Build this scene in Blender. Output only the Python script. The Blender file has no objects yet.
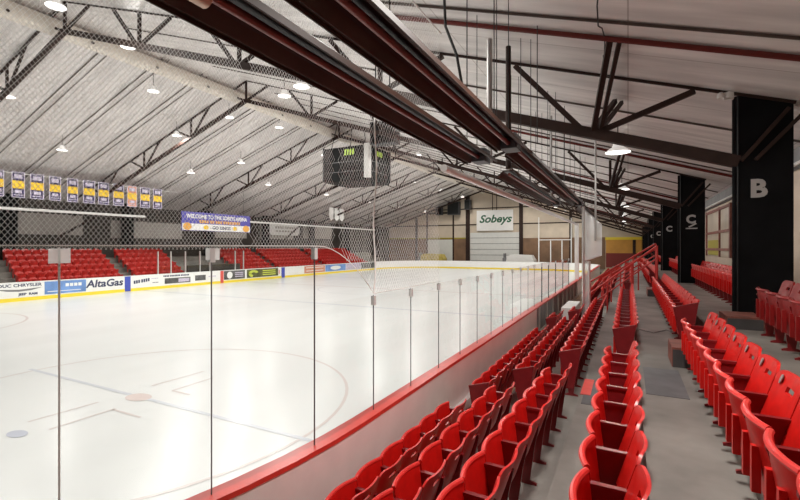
import bpy, math, random
from mathutils import Vector
random.seed(4)
S = bpy.context.scene
COL = S.collection
PI = math.pi
# Units are metres; z = 0 is eye level of the photographer, ice at ICE.
ICE, CAPZ = -3.27, -2.15
RIDGE_X = -20.3
def roof_z(x): return 3.28 - 0.33 * x if x > RIDGE_X else 9.98 - 0.33 * (RIDGE_X - x)

# ---------------------------------------------------------------- materials
def mat(name, col, rough=0.5, metal=0.0, var=0.0, scale=8.0, bump=0.0, emis=None, estr=0.0, spec=0.5, stretch=None):
    m = bpy.data.materials.new(name); m.use_nodes = True
    nt = m.node_tree; b = nt.nodes['Principled BSDF']
    b.inputs['Base Color'].default_value = (*col, 1); b.inputs['Roughness'].default_value = rough
    b.inputs['Metallic'].default_value = metal; b.inputs['Specular IOR Level'].default_value = spec
    if emis: b.inputs['Emission Color'].default_value = (*emis, 1); b.inputs['Emission Strength'].default_value = estr
    if var or bump:
        tc = nt.nodes.new('ShaderNodeTexCoord'); mp = nt.nodes.new('ShaderNodeMapping')
        if stretch: mp.inputs['Scale'].default_value = stretch
        no = nt.nodes.new('ShaderNodeTexNoise'); no.inputs['Scale'].default_value = scale; no.inputs['Detail'].default_value = 6
        nt.links.new(tc.outputs['Object'], mp.inputs['Vector']); nt.links.new(mp.outputs['Vector'], no.inputs['Vector'])
        if var:
            mx = nt.nodes.new('ShaderNodeMix'); mx.data_type = 'RGBA'
            mx.inputs['A'].default_value = (*[c * (1 - var) for c in col], 1)
            mx.inputs['B'].default_value = (*[min(1, c * (1 + var)) for c in col], 1)
            rp = nt.nodes.new('ShaderNodeMapRange'); rp.inputs['From Min'].default_value = .3; rp.inputs['From Max'].default_value = .7
            nt.links.new(no.outputs['Fac'], rp.inputs['Value'])
            nt.links.new(rp.outputs['Result'], mx.inputs['Factor']); nt.links.new(mx.outputs['Result'], b.inputs['Base Color'])
        if bump:
            bp = nt.nodes.new('ShaderNodeBump'); bp.inputs['Strength'].default_value = bump
            nt.links.new(no.outputs['Fac'], bp.inputs['Height']); nt.links.new(bp.outputs['Normal'], b.inputs['Normal'])
    return m

def glass_mat(name, base=0.03, fres=1.25, haze=0.0):
    m = bpy.data.materials.new(name); m.use_nodes = True; nt = m.node_tree
    for n in list(nt.nodes): nt.nodes.remove(n)
    out = nt.nodes.new('ShaderNodeOutputMaterial'); mix = nt.nodes.new('ShaderNodeMixShader')
    tr = nt.nodes.new('ShaderNodeBsdfTransparent'); tr.inputs['Color'].default_value = (.97, .985, .98, 1)
    gl = nt.nodes.new('ShaderNodeBsdfGlossy'); gl.inputs['Roughness'].default_value = 0.03
    fr = nt.nodes.new('ShaderNodeFresnel'); fr.inputs['IOR'].default_value = fres
    ad = nt.nodes.new('ShaderNodeMath'); ad.operation = 'ADD'; ad.inputs[1].default_value = base; ad.use_clamp = True
    nt.links.new(fr.outputs[0], ad.inputs[0]); nt.links.new(ad.outputs[0], mix.inputs['Fac'])
    nt.links.new(tr.outputs[0], mix.inputs[1]); nt.links.new(gl.outputs[0], mix.inputs[2])
    last = mix
    if haze:
        df = nt.nodes.new('ShaderNodeBsdfTranslucent'); df.inputs['Color'].default_value = (.95, .95, .95, 1)
        d2 = nt.nodes.new('ShaderNodeBsdfDiffuse'); d2.inputs['Color'].default_value = (.95, .95, .95, 1)
        m0 = nt.nodes.new('ShaderNodeMixShader'); nt.links.new(df.outputs[0], m0.inputs[1]); nt.links.new(d2.outputs[0], m0.inputs[2])
        m2 = nt.nodes.new('ShaderNodeMixShader'); m2.inputs['Fac'].default_value = haze
        nt.links.new(mix.outputs[0], m2.inputs[1]); nt.links.new(m0.outputs[0], m2.inputs[2]); last = m2
    nt.links.new(last.outputs[0], out.inputs['Surface'])
    return m

def roof_mat():
    m = mat('white ribbed roof deck', (.58, .54, .52), .5, 0, .0)
    nt = m.node_tree; b = nt.nodes['Principled BSDF']
    tc = nt.nodes.new('ShaderNodeTexCoord')
    wv = nt.nodes.new('ShaderNodeTexWave'); wv.wave_type = 'BANDS'; wv.bands_direction = 'Y'; wv.wave_profile = 'SIN'
    wv.inputs['Scale'].default_value = 1.0; wv.inputs['Distortion'].default_value = .0
    mp = nt.nodes.new('ShaderNodeMapping'); mp.inputs['Scale'].default_value = (1, 1.05, 1)
    nt.links.new(tc.outputs['Object'], mp.inputs['Vector']); nt.links.new(mp.outputs['Vector'], wv.inputs['Vector'])
    no = nt.nodes.new('ShaderNodeTexNoise'); no.inputs['Scale'].default_value = 1.0; no.inputs['Detail'].default_value = 5
    m2 = nt.nodes.new('ShaderNodeMapping'); m2.inputs['Scale'].default_value = (.5, 3.2, .5)
    nt.links.new(tc.outputs['Object'], m2.inputs['Vector']); nt.links.new(m2.outputs['Vector'], no.inputs['Vector'])
    br = nt.nodes.new('ShaderNodeTexBrick'); br.inputs['Scale'].default_value = 1.0
    br.inputs['Color1'].default_value = (.77, .735, .715, 1); br.inputs['Color2'].default_value = (.82, .785, .765, 1); br.inputs['Mortar'].default_value = (.52, .47, .45, 1)
    br.inputs['Mortar Size'].default_value = .012; br.inputs['Brick Width'].default_value = 3.2; br.inputs['Row Height'].default_value = 1.2; br.offset = 0
    nt.links.new(tc.outputs['Object'], br.inputs['Vector'])
    mr = nt.nodes.new('ShaderNodeMapRange'); mr.inputs['From Min'].default_value = .3; mr.inputs['From Max'].default_value = .7
    mr.inputs['To Min'].default_value = .76; mr.inputs['To Max'].default_value = 1.08
    nt.links.new(no.outputs['Fac'], mr.inputs['Value'])
    mx = nt.nodes.new('ShaderNodeMix'); mx.data_type = 'RGBA'; mx.blend_type = 'MULTIPLY'; mx.inputs['Factor'].default_value = 1
    nt.links.new(br.outputs['Color'], mx.inputs['A']); nt.links.new(mr.outputs['Result'], mx.inputs['B'])
    nt.links.new(mx.outputs['Result'], b.inputs['Base Color'])
    bp = nt.nodes.new('ShaderNodeBump'); bp.inputs['Strength'].default_value = .12; bp.inputs['Distance'].default_value = .05
    nt.links.new(wv.outputs['Fac'], bp.inputs['Height']); nt.links.new(bp.outputs['Normal'], b.inputs['Normal'])
    return m

def ice_mat():
    m = mat('scuffed white ice', (.765, .785, .785), .25, 0, .035, .5, spec=.3, stretch=(1, .25, 1))
    return m

M = {}
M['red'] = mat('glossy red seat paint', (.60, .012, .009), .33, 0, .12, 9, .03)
M['red_shaded'] = mat('red seat paint with shade', (.26, .012, .012), .35, 0, .15, 9)  # seat red darkened, shade put into the colour
M['red_lip'] = mat('lighter red seat edge', (.70, .035, .03), .3, 0, .10, 20)  # slightly lighter red along the seat lip
M['maroon'] = mat('dark red enamel', (.20, .012, .015), .3, 0, .15, 8)
M['farred'] = mat('red far seat paint', (.50, .025, .02), .25, 0, .2, 5)
M['redrail'] = mat('red painted steel rail', (.55, .03, .025), .35)
M['conc'] = mat('grey painted concrete', (.215, .20, .18), .6, 0, .35, 1.3, .08)
M['darkpatch'] = mat('dark grey anti-slip paint', (.12, .12, .125), .6, 0, .2, 4)
M['plinth'] = mat('worn red brown painted plywood', (.23, .075, .055), .55, 0, .3, 5)
M['plinth_dark'] = mat('dark step riser', (.06, .055, .055), .6, 0, .2, 5)  # near face of the step boxes, darker than the body
M['tan'] = mat('tan concrete floor', (.46, .36, .23), .6, 0, .2, 2)
M['cladding'] = mat('off white board cladding', (.90, .87, .85), .4, 0, .04, 3)
M['board'] = mat('white dasher board', (.88, .88, .87), .3, 0, .02, 2)
M['yellow'] = mat('yellow kick plate', (.86, .68, .05), .4)
M['cap'] = mat('red plastic cap rail', (.66, .055, .04), .35, 0, .08, 6)
M['ice'] = ice_mat()
M['iceblue'] = mat('faint blue line under ice', (.64, .67, .73), .25)
M['icered'] = mat('faint red line under ice', (.70, .64, .63), .25)
M['icespot'] = mat('faint red spot under ice', (.72, .62, .60), .25)
M['icebluespot'] = mat('blue spot on ice', (.52, .55, .65), .25)
M['roof'] = roof_mat()
M['steel'] = mat('dark brown painted steel', (.036, .020, .016), .6, 0, .2, 4, spec=.2)
M['batten'] = mat('dark brown roof batten', (.10, .075, .065), .7, spec=.2)
M['redpipe'] = mat('red sprinkler pipe', (.13, .018, .014), .5, spec=.3)
M['black'] = mat('black painted plywood', (.006, .006, .007), .8, 0, .3, 3, spec=.12)
M['letter'] = mat('grey white painted lettering', (.45, .44, .43), .6)
M['duct'] = mat('white fabric duct', (.80, .74, .66), .6, 0, .04, 2)
M['heater'] = mat('brown heater reflector', (.045, .022, .016), .5, 0, .2, 3, spec=.2)
M['heater_in'] = mat('dark heater interior', (.012, .008, .008), .4, .2, .2, 3)
M['heattube'] = mat('red brown heater tube', (.17, .04, .03), .35, .2, .2, 3)
M['tanpipe'] = mat('copper tan pipe', (.50, .34, .25), .3, .4, .2, 5)
M['galv'] = mat('galvanised pipe', (.42, .41, .40), .4, .6)
M['lamp'] = mat('white lamp housing', (.75, .74, .72), .4)
M['shade'] = mat('glowing acrylic lamp shade', (.8, .79, .77), .4, emis=(1, .97, .93), estr=.35)
M['glow'] = mat('lamp diffuser', (1, 1, 1), .5, emis=(1, .96, .90), estr=4)
M['net'] = mat('white netting cord with added glow', (.95, .95, .93), .6, emis=(1, 1, .97), estr=.12)  # faint emission added to brighten the cords, which are no light source
M['rope'] = mat('grey white rope', (.95, .95, .93), .7)
M['post'] = mat('dark aluminium post', (.16, .16, .165), .4, .5)
M['alu'] = mat('bright aluminium', (.70, .70, .69), .3, .7)
M['clip'] = mat('pale clip plate', (.72, .72, .72), .4)
M['glass'] = glass_mat('clear rink glass', .015, 1.2)
M['haze'] = glass_mat('whitish plexiglass', .03, 1.35, .55)  # glass with a white diffuse share mixed in
M['wallbeige'] = mat('beige insulated wall', (.62, .53, .42), .6, 0, .12, .5)
M['wallbrown'] = mat('brown plywood wall', (.22, .125, .07), .6, 0, .25, .7)
M['walldark'] = mat('dark wall', (.052, .042, .036), .7, 0, .3, .6)
M['wallgrey'] = mat('pale grey wall panel', (.42, .39, .36), .6, 0, .12, .6)
M['orange'] = mat('orange yellow wall', (.62, .30, .05), .5, 0, .1, 1)
M['darkred'] = mat('dark red wall base', (.22, .025, .02), .6)
M['white'] = mat('white painted metal', (.84, .84, .82), .4, 0, .03, 2)
M['doorw'] = mat('white overhead door', (.72, .73, .70), .4, 0, .03, 2)
M['wallpale'] = mat('pale plaster wall', (.60, .50, .40), .6, 0, .1, 1)
M['grey'] = mat('dark grey plastic', (.05, .05, .055), .5)
M['midgrey'] = mat('grey panel', (.20, .20, .205), .5, 0, .2, 2)
M['purple'] = mat('deep purple banner', (.03, .02, .085), .7, 0, .2, 6)
M['gold'] = mat('gold banner band', (.85, .55, .03), .6, 0, .1, 6)
M['lilac'] = mat('pale lilac print', (.55, .50, .62), .7, 0, .2, 9)
M['salmon'] = mat('orange red print', (.65, .28, .18), .7, 0, .2, 6)
M['signblue'] = mat('blue sign field', (.10, .09, .38), .5)
M['signorange'] = mat('orange lettering', (.75, .38, .08), .5)
M['navy'] = mat('navy lettering', (.03, .04, .10), .5)
M['adblue'] = mat('blue ad', (.16, .30, .62), .4, 0, .25, 1.2)
M['adgreen'] = mat('olive ad', (.10, .11, .03), .4, 0, .5, 1.6)
M['adgrey'] = mat('dark grey ad', (.10, .10, .10), .4, 0, .6, 1.6)
M['adlime'] = mat('lime print', (.62, .70, .10), .4)
M['adred'] = mat('red ad print', (.70, .10, .08), .4)
M['stripeblue'] = mat('blue line stripe', (.06, .09, .45), .4)
M['green'] = mat('dark green lettering', (.02, .12, .06), .5)
M['digit'] = mat('lit yellow green digits', (.5, .7, .1), .5, emis=(.55, .75, .10), estr=.35)
M['screen'] = mat('dark scoreboard face', (.010, .011, .011), .6, 0, .3, 2, spec=.2)
M['zamyellow'] = mat('yellow machine paint', (.62, .50, .12), .45, 0, .15, 2)
M['cable'] = mat('black cable', (.01, .01, .01), .5)
M['windowpane'] = mat('pale window panel', (.50, .43, .34), .35, 0, .15, 1)
M['olive'] = mat('yellow green panel', (.35, .30, .02), .5)

# ---------------------------------------------------------------- mesh helpers
class MB:
    def __init__(s): s.v = []; s.f = []; s.mi = []; s.cur = 0
    def add(s, vs, fs):
        o = len(s.v); s.v += [tuple(p) for p in vs]
        s.f += [tuple(i + o for i in q) for q in fs]; s.mi += [s.cur] * len(fs)
    def box(s, x0, x1, y0, y1, z0, z1):
        s.add([(x0, y0, z0), (x1, y0, z0), (x1, y1, z0), (x0, y1, z0), (x0, y0, z1), (x1, y0, z1), (x1, y1, z1), (x0, y1, z1)],
              [(3, 2, 1, 0), (4, 5, 6, 7), (0, 1, 5, 4), (1, 2, 6, 5), (2, 3, 7, 6), (3, 0, 4, 7)])
    def bar(s, p, q, w, h, up=(0, 0, 1)):
        p, q = Vector(p), Vector(q); d = (q - p).normalized(); u = Vector(up)
        if abs(d.dot(u)) > .98: u = Vector((0, 1, 0))
        r = d.cross(u).normalized(); u = r.cross(d).normalized()
        a, b = r * w / 2, u * h / 2
        s.add([p - a - b, p + a - b, p + a + b, p - a + b, q - a - b, q + a - b, q + a + b, q - a + b],
              [(3, 2, 1, 0), (4, 5, 6, 7), (0, 1, 5, 4), (1, 2, 6, 5), (2, 3, 7, 6), (3, 0, 4, 7)])
    def tube(s, pts, r, n=8, cap=True, radii=None):
        pts = [Vector(p) for p in pts]; vs = []; fs = []
        for i, p in enumerate(pts):
            d = (pts[min(i + 1, len(pts) - 1)] - pts[max(i - 1, 0)]).normalized()
            u = Vector((0, 0, 1)) if abs(d.z) < .9 else Vector((1, 0, 0))
            a = d.cross(u).normalized(); b = a.cross(d).normalized(); rr = radii[i] if radii else r
            for k in range(n):
                t = 2 * PI * k / n; vs.append(p + a * math.cos(t) * rr + b * math.sin(t) * rr)
        for i in range(len(pts) - 1):
            for k in range(n):
                k2 = (k + 1) % n; fs.append((i * n + k, i * n + k2, (i + 1) * n + k2, (i + 1) * n + k))
        if cap: fs.append(tuple(reversed(range(n)))); fs.append(tuple((len(pts) - 1) * n + k for k in range(n)))
        s.add(vs, fs)
    def lathe(s, prof, c=(0, 0, 0), n=16):
        vs = []; fs = []
        for r, z in prof:
            for k in range(n):
                t = 2 * PI * k / n; vs.append((c[0] + r * math.cos(t), c[1] + r * math.sin(t), c[2] + z))
        for i in range(len(prof) - 1):
            for k in range(n):
                k2 = (k + 1) % n; fs.append((i * n + k, i * n + k2, (i + 1) * n + k2, (i + 1) * n + k))
        s.add(vs, fs)
    def extrude(s, poly, axis, a, b):
        """poly: 2D points in the plane across axis; closed prism from a to b"""
        def P(q, t):
            return {'x': (t, q[0], q[1]), 'y': (q[0], t, q[1]), 'z': (q[0], q[1], t)}[axis]
        n = len(poly); vs = [P(q, a) for q in poly] + [P(q, b) for q in poly]
        fs = [tuple(reversed(range(n))), tuple(range(n, 2 * n))] + [(i, (i + 1) % n, n + (i + 1) % n, n + i) for i in range(n)]
        s.add(vs, fs)
    def strip(s, path, off0, off1, z0, z1):
        """closed-section band following a path [(x,y,nx,ny)], offsets along the normal"""
        vs = []; fs = []
        for x, y, nx, ny in path:
            vs += [(x + nx * off0, y + ny * off0, z0), (x + nx * off1, y + ny * off1, z0), (x + nx * off1, y + ny * off1, z1), (x + nx * off0, y + ny * off0, z1)]
        for i in range(len(path) - 1):
            for k in range(4): fs.append((4 * i + k, 4 * i + (k + 1) % 4, 4 * i + 4 + (k + 1) % 4, 4 * i + 4 + k))
        m = 4 * (len(path) - 1); fs += [(3, 2, 1, 0), (m, m + 1, m + 2, m + 3)]
        s.add(vs, fs)
    def mesh(s, name, mats, smooth=False):
        me = bpy.data.meshes.new(name); me.from_pydata(s.v, [], s.f)
        for q in (mats if isinstance(mats, (list, tuple)) else [mats]): me.materials.append(q)
        for p, k in zip(me.polygons, s.mi): p.material_index = k
        if smooth:
            for p in me.polygons: p.use_smooth = True
            try: me.set_sharp_from_angle(angle=math.radians(40))
            except Exception: pass
        me.update(); return me
    def build(s, name, mats, parent=None, smooth=False, loc=None):
        o = bpy.data.objects.new(name, s.mesh(name, mats, smooth)); COL.objects.link(o)
        if parent: o.parent = parent
        if loc: o.location = loc
        return o

def tag(o, label=None, cat=None, group=None, kind=None):
    if label: o['label'] = label
    if cat: o['category'] = cat
    if group: o['group'] = group
    if kind: o['kind'] = kind
    return o
def empty(name, label, cat, loc=(0, 0, 0), group=None, rz=0):
    o = bpy.data.objects.new(name, None); COL.objects.link(o); o.location = loc; o.rotation_euler = (0, 0, rz); o.empty_display_size = .1
    return tag(o, label, cat, group)
def struct(o, label=None):
    o['kind'] = 'structure'
    if label: o['label'] = label
    return o
def text(body, size, loc, rot, m, parent=None, name='lettering', xs=1.0, bold=0.0, align='CENTER', ext=.004, shear=0.0):
    cu = bpy.data.curves.new(name, 'FONT'); cu.body = body; cu.size = size; cu.align_x = align; cu.align_y = 'CENTER'
    cu.extrude = ext; cu.shear = shear; cu.offset = bold; cu.resolution_u = 3; cu.materials.append(m)
    tmp = bpy.data.objects.new(name + '_curve', cu); COL.objects.link(tmp)
    me = bpy.data.meshes.new_from_object(tmp.evaluated_get(bpy.context.evaluated_depsgraph_get()))
    bpy.data.objects.remove(tmp); bpy.data.curves.remove(cu)
    for v in me.vertices: v.co.x *= xs
    o = bpy.data.objects.new(name, me); COL.objects.link(o); o.location = loc; o.rotation_euler = rot
    if parent: o.parent = parent
    return o
ROT_X = (PI / 2, 0, PI / 2)     # readable from +X
ROT_Y = (PI / 2, 0, 0)          # readable from -Y
ORD = ['first', 'second', 'third', 'fourth', 'fifth', 'sixth', 'seventh', 'eighth', 'ninth', 'tenth', 'eleventh', 'twelfth', 'thirteenth', 'fourteenth', 'fifteenth',
       'sixteenth', 'seventeenth', 'eighteenth', 'nineteenth', 'twentieth', 'twenty-first', 'twenty-second', 'twenty-third', 'twenty-fourth', 'twenty-fifth', 'twenty-sixth', 'twenty-seventh', 'twenty-eighth']

# ---------------------------------------------------------------- rink path
RX0, RX1, RY0, RY1, RR = -32.5, -2.95, -4.0, 64.0, 8.5
def arc(cx, cy, a0, a1, n=24):
    return [(cx + RR * math.cos(a), cy + RR * math.sin(a), math.cos(a), math.sin(a)) for a in [a0 + (a1 - a0) * i / n for i in range(n + 1)]]
def rink_path():
    p = arc(RX1 - RR, RY0 + RR, -PI / 2, 0) + arc(RX1 - RR, RY1 - RR, 0, PI / 2) + arc(RX0 + RR, RY1 - RR, PI / 2, PI) + arc(RX0 + RR, RY0 + RR, PI, 1.5 * PI)
    return p + p[:1]
PATH = rink_path()
def near_pt(s):
    """point on the near boards, s metres from where the corner curve starts (negative = into the corner)"""
    if s >= 0: return (RX1, RY0 + RR + s, 1, 0)
    a = s / RR; return (RX1 - RR + RR * math.cos(a), RY0 + RR + RR * math.sin(a), math.cos(a), math.sin(a))

# ice
mb = MB(); mb.add([(x, y, ICE) for x, y, _, _ in PATH[:-1]], [tuple(range(len(PATH) - 1))])
ice = struct(mb.build('floor_ice', M['ice']), 'white ice sheet of the rink')
def flat(pts, z=ICE + .004):
    m_ = MB(); m_.add([(x, y, z) for x, y in pts], [tuple(range(len(pts)))]); return m_
def ring(cx, cy, r, w, n=72, z=ICE + .004):
    m_ = MB(); vs = []; fs = []
    for k in range(n):
        t = 2 * PI * k / n
        vs += [(cx + (r - w / 2) * math.cos(t), cy + (r - w / 2) * math.sin(t), z), (cx + (r + w / 2) * math.cos(t), cy + (r + w / 2) * math.sin(t), z)]
    for k in range(n):
        a, b = 2 * k, 2 * ((k + 1) % n); fs.append((a, a + 1, b + 1, b))
    m_.add(vs, fs); return m_
def oval(cx, cy, rx, ry, z=ICE + .006): return flat([(cx + rx * math.cos(2 * PI * k / 24), cy + ry * math.sin(2 * PI * k / 24)) for k in range(24)], z)
def quadline(p, q, w, z=ICE + .005):
    p, q = Vector(p), Vector(q); d = (q - p).normalized(); n = Vector((-d.y, d.x)) * w / 2
    return flat([p - n, q - n, q + n, p + n], z)
DOT = (-9.45, 5.88)
ring(*DOT, 4.5, .07).build('face_off_circle', M['icered'], ice)
ring(-26.2, 5.9, 4.5, .10).build('face_off_circle', M['icered'], ice)
ring(-17.7, 30, 4.5, .08).build('face_off_circle', M['iceblue'], ice)
oval(*DOT, .32, .22).build('face_off_spot', M['icespot'], ice)
oval(-9.48, 3.75, .22, .13).build('face_off_spot', M['icebluespot'], ice)
oval(-26.2, 5.9, .3, .3).build('face_off_spot', M['icespot'], ice)
quadline((-14.2, 5.9), (-4.75, 5.9), .10).build('ice_line', M['iceblue'], ice)
for a, b in (((-9.95, 4.1), (-9.9, 5.3)), ((-9.2, 4.1), (-9.2, 5.25)), ((-9.95, 6.5), (-9.9, 7.9)), ((-9.2, 6.5), (-9.2, 7.6)), ((-9.2, 5.2), (-8.3, 5.2)), ((-9.2, 6.5), (-8.6, 6.5))):
    quadline(a, b, .06).build('hash_mark', M['icered'], ice)
for y in (20.5, 39.5): quadline((RX0 + .1, y), (RX1 - .1, y), .25).build('ice_line', M['iceblue'], ice)
quadline((RX0 + .1, 30), (RX1 - .1, 30), .25).build('ice_line', M['icered'], ice)

# dasher boards (closed loop), kick plate, cap rail
boards = empty('rink_boards', 'white dasher boards with red cap rail enclosing the ice', 'rink boards')
mb = MB(); mb.strip(PATH, 0, .06, ICE, CAPZ); bp_ = mb.build('board_panel', M['board'], boards)
mb = MB(); mb.strip(PATH, -.015, 0, ICE, ICE + .22); mb.build('kick_plate', M['yellow'], boards)['label'] = 'yellow kick plate'
capnear = [near_pt(-8.5 * PI / 2 * i / 24) for i in range(24, 0, -1)] + [near_pt(0), near_pt(51)]
mb = MB(); mb.strip(capnear, -.06, .14, CAPZ, CAPZ + .05); mb.build('cap_rail', M['cap'], boards)['label'] = 'red cap rail'
mb = MB(); mb.strip([q for q in PATH if not (q[0] > -11.5 and q[1] < 56)], -.03, .1, CAPZ, CAPZ + .035); mb.build('cap_rail', M['board'], boards)
mb = MB(); mb.strip(capnear[:-1] + [near_pt(11.3)], .07, .13, -3.05, CAPZ - .003); mb.build('outer_cladding', M['cladding'], boards)['label'] = 'off-white cladding on the spectator side'
mb = MB(); mb.strip(capnear[:-1] + [near_pt(11.3)], .13, .22, -3.1, -2.93); mb.build('base_ledge', M['cladding'], boards)
# unclad grey stretch beyond the cladding
mb = MB()
mb.box(RX1 + .07, RX1 + .1, 15.9, 30, -3.0, CAPZ - .02); mb.build('outer_panel', M['midgrey'], boards)['label'] = 'grey unclad board backs'
mb = MB()
for k in range(9): mb.box(RX1 + .1, RX1 + .16, 16.2 + k * 1.6, 16.3 + k * 1.6, -3.0, CAPZ)
mb.build('outer_rib', M['alu'], boards)
for y0, y1, m_ in ((19.2, 19.62, 'stripeblue'), (27.66, 28.0, 'adred'), (35.5, 36.0, 'stripeblue')):
    mb = MB(); mb.box(RX0 + .0, RX0 + .02, y0, y1, ICE + .02, CAPZ + .03); mb.build('line_stripe', M[m_], boards)

# ---------------------------------------------------------------- advertising on far boards
def ad(y0, y1, m_, label, z0=-2.98, z1=-2.19):
    mb = MB(); mb.box(RX0 + .002, RX0 + .012, y0, y1, z0, z1)
    o = mb.build('advertising_board', M[m_]); return tag(o, label, 'advertising panel', 'advertising on the far boards')
AX = RX0 + .016
def dashes(parent, x, y0, y1, z, h, m_, words, name='printed_line', slant=0.0):
    """unreadable line of print: word-length blocks"""
    tot = sum(words) + .35 * (len(words) - 1); u = (y1 - y0) / tot; y = y0
    for w_ in words:
        mb = MB(); n = max(1, round(w_ * 1.0)); c = w_ * u / n
        for q in range(n):
            a_ = y + q * c; b_ = a_ + c * .78; zz = z + slant * (a_ - y0)
            mb.add([(x, a_, zz), (x, b_, zz), (x, b_, zz + h), (x, a_, zz + h)], [(0, 1, 2, 3)])
        mb.build(name, M[m_], parent); y += (w_ + .35) * u
a = ad(10.6, 14.22, 'white', 'white advertising panel reading DUC CHRYSLER at the far boards')
text('LEDUC CHRYSLER', .25, (AX, 12.85, -2.32), ROT_X, M['navy'], a, xs=1.22, bold=.006)
mb = MB(); zc = -2.62
for sgn in (-1, 1): mb.add([(AX, 12.95, zc - .07), (AX, 12.95, zc + .05), (AX, 12.95 + sgn * 1.2, zc + .13), (AX, 12.95 + sgn * .6, zc - .02)], [(0, 1, 2, 3) if sgn < 0 else (3, 2, 1, 0)])
mb.build('wing_emblem', M['midgrey'], a)
text('JEEP  RAM', .19, (AX, 13.4, -2.86), ROT_X, M['navy'], a, xs=1.15, bold=.008)
a = ad(14.25, 16.62, 'adblue', 'pale blue advertising panel between the wing emblem panel and the AltaGas panel')
a.data.transform(__import__('mathutils').Matrix.Translation((.006, 0, 0)))
dashes(a, AX + .006, 15.4, 16.4, -2.56, .2, 'white', (4,))
mb = MB(); mb.box(AX + .002, AX + .007, 14.4, 16.3, -2.84, -2.80); mb.build('printed_line', M['white'], a)
a = ad(16.66, 19.15, 'white', 'white advertising panel reading AltaGas')
text('AltaGas', .70, (AX, 17.85, -2.54), ROT_X, M['navy'], a, xs=1.08, bold=.018, shear=.15)
a = ad(19.7, 22.0, 'white', 'white advertising panel with slanted black word, just right of the blue stripe')
dashes(a, AX, 19.85, 21.1, -2.74, .24, 'navy', (3, 4), slant=.12)
dashes(a, AX, 21.2, 21.8, -2.46, .07, 'lilac', (4,))
dashes(a, AX, 21.3, 21.8, -2.78, .07, 'midgrey', (4,))
a = ad(22.05, 24.75, 'white', 'white advertising panel with a black framed grey box under small lettering')
dashes(a, AX, 22.2, 24.5, -2.37, .13, 'navy', (4, 7, 6))
mb = MB(); mb.box(AX, AX + .004, 22.3, 24.6, -2.92, -2.48); mb.build('printed_box', M['adgrey'], a)
mb = MB(); mb.box(AX + .004, AX + .008, 23.5, 24.5, -2.84, -2.56); mb.build('printed_box', M['lilac'], a)
a = ad(24.85, 27.6, 'white', 'white advertising panel with small dark picture left of the red stripe')
mb = MB(); mb.box(AX, AX + .004, 25.05, 26.1, -2.85, -2.4); mb.build('printed_picture', M['adgrey'], a)
dashes(a, AX, 26.4, 27.2, -2.62, .1, 'lilac', (4,))
a = ad(28.05, 30.5, 'adgrey', 'dark advertising panel with white disc right of the red stripe')
mb = MB(); mb.add([(AX, 28.7 + .32 * math.cos(t), -2.58 + .32 * math.sin(t)) for t in [2 * PI * k / 20 for k in range(20)]], [tuple(range(20))]); mb.build('printed_disc', M['white'], a)
mb = MB(); [mb.box(AX, AX + .004, 29.3, 30.3, z, z + .09) for z in (-2.45, -2.62, -2.8)]; mb.build('printed_line', M['lilac'], a)
a = ad(30.75, 35.0, 'adgreen', 'dark olive advertising panel with lime swirl')
mb = MB()
for k in range(3): mb.tube([(AX, 31.6 + .6 * math.cos(t) * (1 - .2 * k), -2.6 + .3 * math.sin(t) * (1 - .2 * k)) for t in [.4 + i * .5 for i in range(9)]], .06, 5)
mb.build('printed_swirl', M['adlime'], a)
mb = MB(); [mb.box(AX, AX + .004, 32.8, 34.6, z, z + .10) for z in (-2.42, -2.62, -2.82)]; mb.build('printed_line', M['adlime'], a)
a = ad(36.2, 39.1, 'white', 'plain white advertising panel right of the second blue stripe')
a = ad(32.95 + 2.1, 35.4, 'white', 'narrow white advertising panel with red slashes left of the blue stripe')
mb = MB()
mb.box(AX, AX + .004, 35.1, 35.2, -2.8, -2.4); mb.build('printed_slash', M['adred'], a)
a = ad(39.2, 43, 'salmon', 'salmon red advertising panel on the far boards')
mb = MB(); [mb.box(AX, AX + .004, 39.5, 42.7, z, z + .08) for z in (-2.42, -2.78)]; mb.build('printed_line', M['white'], a)
a = ad(43.1, 47.4, 'adblue', 'blue advertising panel with white oval far along the boards')
mb = MB(); mb.add([(AX, 45.2 + 1.1 * math.cos(t), -2.58 + .25 * math.sin(t)) for t in [2 * PI * k / 20 for k in range(20)]], [tuple(range(20))]); mb.build('printed_oval', M['white'], a)
a = ad(47.5, 51, 'lilac', 'grey advertising panel second from the far corner')
a = ad(51.1, 54.9, 'adgrey', 'dark grey advertising panel at the far corner')

# ---------------------------------------------------------------- glass panes, posts, clips round the near corner and side
corner_s = [-5.3, -4.15, -2.96, -1.93, -.77, .39]
side_s = [.39 + 1.1 * i for i in range(11)] + [12.9, 14.5, 16.5, 19.0, 21.5]
HI, LO = .0, -.62
def pane(s0, s1, top, label):
    n = 4 if s0 < 0 else 1
    vs = []; fs = []
    for i in range(n + 1):
        x, y, nx, ny = near_pt(s0 + (s1 - s0) * i / n); vs += [(x + .03 * nx, y + .03 * ny, CAPZ + .05), (x + .03 * nx, y + .03 * ny, top)]
    for i in range(n): fs.append((2 * i, 2 * i + 2, 2 * i + 3, 2 * i + 1))
    mb = MB(); mb.add(vs, fs); o = mb.build('rink_glass', M['glass']); return tag(o, label, 'glass pane', 'rink glass panes')
def gpost(s, top, label, w=.018, clip=True, m_='post'):
    x, y, nx, ny = near_pt(s); x += .03 * nx; y += .03 * ny
    mb = MB(); mb.bar((x, y, CAPZ + .05), (x, y, top), w, w, (nx, ny, 0)); o = mb.build('stanchion', M[m_])
    tag(o, label, 'glass post', 'posts between the glass panes')
    if clip:
        cz = top - .07; mb = MB()
        mb.bar((x, y, cz - .06), (x, y, cz + .06), .045, .05, (nx, ny, 0)); mb.build('clip', M['clip'], o)
    return o
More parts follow.
